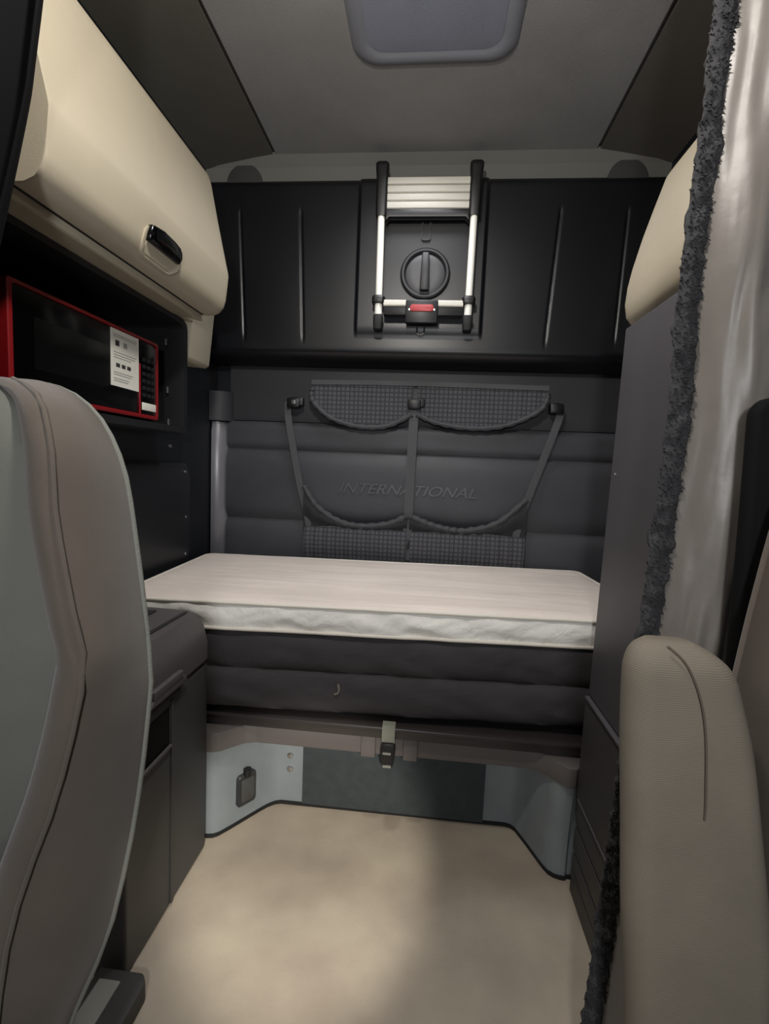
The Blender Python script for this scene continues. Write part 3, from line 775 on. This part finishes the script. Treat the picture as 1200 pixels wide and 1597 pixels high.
def make_seat(name, label):
    s = thing(name, label, 'seat', (SX, .60, 0))
    NZ = 46
    zs = [.32 + (1.402-.32)*(1-(1-i/NZ)**1.7) for i in range(NZ+1)]
    # side bolsters
    for sg in (1, -1):
        m = MB(); rings = []
        for z in zs:
            wr, yr = interp(tR, z); wf, yf = interp(tF, z)
            wr = max(wr, .02); wf = max(wf, .02)
            zf = z
            pts = []
            # rear edge -> bulged side -> ridge -> down into the groove beside the centre panel
            for k in range(7):
                t = k/6; bul = .016*math.sin(PI*t)
                pts.append((wr+(wf-wr)*t+bul, yr+(yf-yr)*t - .006*math.sin(PI*t)))
            pts += [(wf-.006, yf-.007), (wf-.022, yf-.008), (wf-.045, yf+.004), (wf-.06, yf+.022), (wf-.066, yf+.05)]
            pts += [(wf-.07, yr-.01), (wr-.03, yr)]
            rings.append([(SX+sg*p[0], p[1], z) for p in pts])
        m.loft(rings); m.build('side_bolster', seatb, s, ang=60)
        # piping on the rear seam
        m = MB(); pp = [(SX+sg*(max(interp(tR, z)[0], .02)+.001), interp(tR, z)[1]+.002, z) for z in zs[::2]]
        m.tube(pp, [.0046*min(1, .15+(len(pp)-1-i)/5) for i in range(len(pp))], 8); m.build('piping', pipm, s, ang=80)
        m = MB(); pp = [(SX+sg*(interp(tF, z)[0]+.001), interp(tF, z)[1]-.0055, z) for z in zs[2:-2:2]]
        m.tube(pp, .003, 8); m.build('seam_cord', seatb, s, ang=80)
    # centre panel
    m = MB(); rings = []
    for z in zs:
        wf, yf = interp(tF, z); w = max(.03, wf-.052)
        pts = []
        for k in range(13):
            t = -1+2*k/12
            g = .010*math.exp(-((abs(t)*w-.075)/.007)**2)
            for zz in (1.148, .985):
                g += .006*math.exp(-((z-zz)/.010)**2)*.5
            pts.append((SX+t*w, yf+.020-.026*(1-t**4)+g, z))
        pts += [(SX+w, yf+.06, z), (SX-w, yf+.06, z)]
        rings.append(pts)
    m.loft(rings); cpn = m.build('centre_panel', seatc, s, ang=60)
    for zz in (1.148, .985):
        wf, yf = interp(tF, zz); w = wf-.075
        m = MB(); m.tube([(SX+w*t, yf+.020-.026*(1-(t*w/(wf-.052))**4)+.0045, zz) for t in [-1+k/10 for k in range(21)]], .0022, 6)
        m.build('seam', seatr, cpn)
    # back shell and crown
    m = MB(); rings = []
    for z in zs:
        wr, yr = interp(tR, z); wr = max(wr, .03)
        rings.append([(SX+wr-.004, yr-.004, z), (SX+wr-.006, yr+.02, z), (SX+wr*.7, yr+.052, z), (SX, yr+.06, z), (SX-wr*.7, yr+.052, z), (SX-wr+.006, yr+.02, z), (SX-wr+.004, yr-.004, z), (SX-wr*.7, yr-.02, z), (SX, yr-.02, z), (SX+wr*.7, yr-.02, z)])
    m.loft(rings); m.build('back_cover', seatr, s, ang=60)
    # seat cushion, shell, pedestal
    m = MB(); m.box(SX-.25, SX+.25, .02, .545, .36, .48, .05, 5); m.build('seat_cushion', seatc, s, ang=60)
    m = MB(); m.box(SX-.235, SX+.235, .04, .60, .29, .358, .02, 3); m.build('cushion_pan', shellm, s)
    m = MB(); m.box(SX-.19, SX-.05, .06, .56, .0, .30, .02, 3); m.build('pedestal', shellm, s)
    return s
ps = make_seat('passenger_seat', 'grey and brown cloth passenger seat in front of the microwave')
# driver seat : a copy with its own label, moved across, plus a raised armrest
def copy_tree(o, parent=None):
    c = o.copy(); COL.objects.link(c)
    if parent: c.parent = parent
    for ch in list(o.children): copy_tree(ch, c)
    return c
ds = copy_tree(ps); ds.name = 'driver_seat'; ds.location.x = .725; ds.location.y = .62
ds['label'] = 'brown cloth driver seat with raised armrest in front of the satin curtain'
for ch in ds.children:
    if ch.name.startswith('piping'):
        ch.material_slots[0].link = 'OBJECT'; ch.material_slots[0].material = seatb
    if ch.name.startswith('side_bolster'):
        ch.material_slots[0].link = 'OBJECT'; ch.material_slots[0].material = seatr
# raised armrest beside the driver seat back (world space, then parented)
m = MB(); rings = []
tab = [(.42,.312,.478),(.58,.300,.470),(.70,.285,.458),(.84,.273,.432),(.95,.263,.410),(1.02,.259,.389),(1.045,.2585,.380),(1.062,.261,.368),(1.076,.268,.348),(1.085,.280,.328)]
P0 = catmull([Vector((a[1], a[2], a[0])) for a in tab], 4)
for i, p in enumerate(P0):
    xa, xb, z = p.x+.006, p.y+.016, p.z
    k = min(1.2, max(0, (z-1.04)/.045)); r = min(.032, (xb-xa)*.45)
    ya, yb = .600+.018*k**3, .665-.014*k**3
    rings.append([(x, y, z) for x, y in rrect(xa, xb, ya, yb, min(r, .03, .45*(yb-ya)), 5)])
m.loft(rings)
ar = m.build('armrest', ribm, ds, ang=60)
m = MB(); pp = catmull([(.303,.606,1.086),(.322,.599,1.068),(.340,.5965,1.03),(.352,.5965,.98),(.360,.5968,.90),(.362,.5985,.87)], 6)
m.tube(pp, .0013, 8); m.build('seam', mat('seam_dark', (88,80,70), .9), ar)
m = MB(); m.box(.33, .50, .62, .70, .40, .47, .02, 3); m.build('armrest_pivot', shellm, ds)

# floor-side trim between the passenger seat and low cabinet
ri = thing('seat_riser', 'low dark riser with pale strip on the floor beside the passenger seat', 'floor trim', (-.68, .65, 0))
m = MB(); m.prism([(-.742,.30),(-.612,.30),(-.612,.985),(-.63,1.005),(-.742,1.005)], 'z', .0, .05, .006); m.build('body', shellm, ri)
m = MB(); m.box(-.722, -.668, .32, .975, .048, .056, .003); m.build('kick_strip', pedm, ri)

# ------------------------------------------------------------------ lights and world
def area(name, loc, target, size, power, col, spread=None):
    l = bpy.data.lights.new(name, 'AREA'); l.shape = 'DISK'; l.size = size; l.energy = power; l.color = col
    if spread: l.spread = spread
    o = bpy.data.objects.new(name, l); COL.objects.link(o); o.location = loc
    o.rotation_euler = (Vector(target)-Vector(loc)).to_track_quat('-Z', 'Y').to_euler(); return o
def spot(name, loc, target, power, col, cone, blend, rad):
    l = bpy.data.lights.new(name, 'SPOT'); l.energy = power; l.color = col; l.spot_size = math.radians(cone); l.spot_blend = blend; l.shadow_soft_size = rad
    o = bpy.data.objects.new(name, l); COL.objects.link(o); o.location = loc
    o.rotation_euler = (Vector(target)-Vector(loc)).to_track_quat('-Z', 'Y').to_euler(); return o
def point(name, loc, power, col, rad):
    l = bpy.data.lights.new(name, 'POINT'); l.energy = power; l.color = col; l.shadow_soft_size = rad
    o = bpy.data.objects.new(name, l); COL.objects.link(o); o.location = loc; return o
point('dome_lamp', (-.18, .58, 2.42), 40, (1., .95, .88), .05)
spot('added_floor_spot', (.12, -.45, 1.45), (-.35, 1.42, .08), 235, (1., .94, .84), 23, .6, .03)  # added spot, its cone edge stands in for a shadow boundary on the floor
point('cab_lamp', (-.02, -.6, 1.5), 46, (.97, .98, 1.), .06)
area('mattress_fill', (-.12, 1.84, 2.67), (-.12, 1.86, 0), .45, 5.4, (.97, .97, 1.), math.radians(120))  # unseen fill light added to brighten the mattress

w = bpy.data.worlds.new('World'); sc.world = w; w.use_nodes = True
w.node_tree.nodes['Background'].inputs[0].default_value = (.75, .82, 1, 1)
w.node_tree.nodes['Background'].inputs[1].default_value = .07

# ------------------------------------------------------------------ camera
cam = bpy.data.cameras.new('Camera'); co = bpy.data.objects.new('Camera', cam); COL.objects.link(co)
cam.sensor_fit = 'HORIZONTAL'; cam.sensor_width = 36; cam.lens = 36*750/1200; cam.clip_start = .02
yaw, pitch, roll = map(math.radians, (5.2, 5.2, 2.44))
f = Vector((-math.sin(yaw)*math.cos(pitch), math.cos(yaw)*math.cos(pitch), -math.sin(pitch)))
r = Vector((math.cos(yaw), math.sin(yaw), 0)); u = r.cross(f)
r2 = r*math.cos(roll)+u*math.sin(roll); u2 = -r*math.sin(roll)+u*math.cos(roll)
co.matrix_world = Matrix(((r2.x,u2.x,-f.x,0),(r2.y,u2.y,-f.y,0),(r2.z,u2.z,-f.z,1.29),(0,0,0,1)))
sc.camera = co
sc.view_settings.view_transform = 'Standard'; sc.view_settings.look = 'None'; sc.view_settings.gamma = 1; sc.view_settings.exposure = 0
sc.view_settings.use_curve_mapping = False
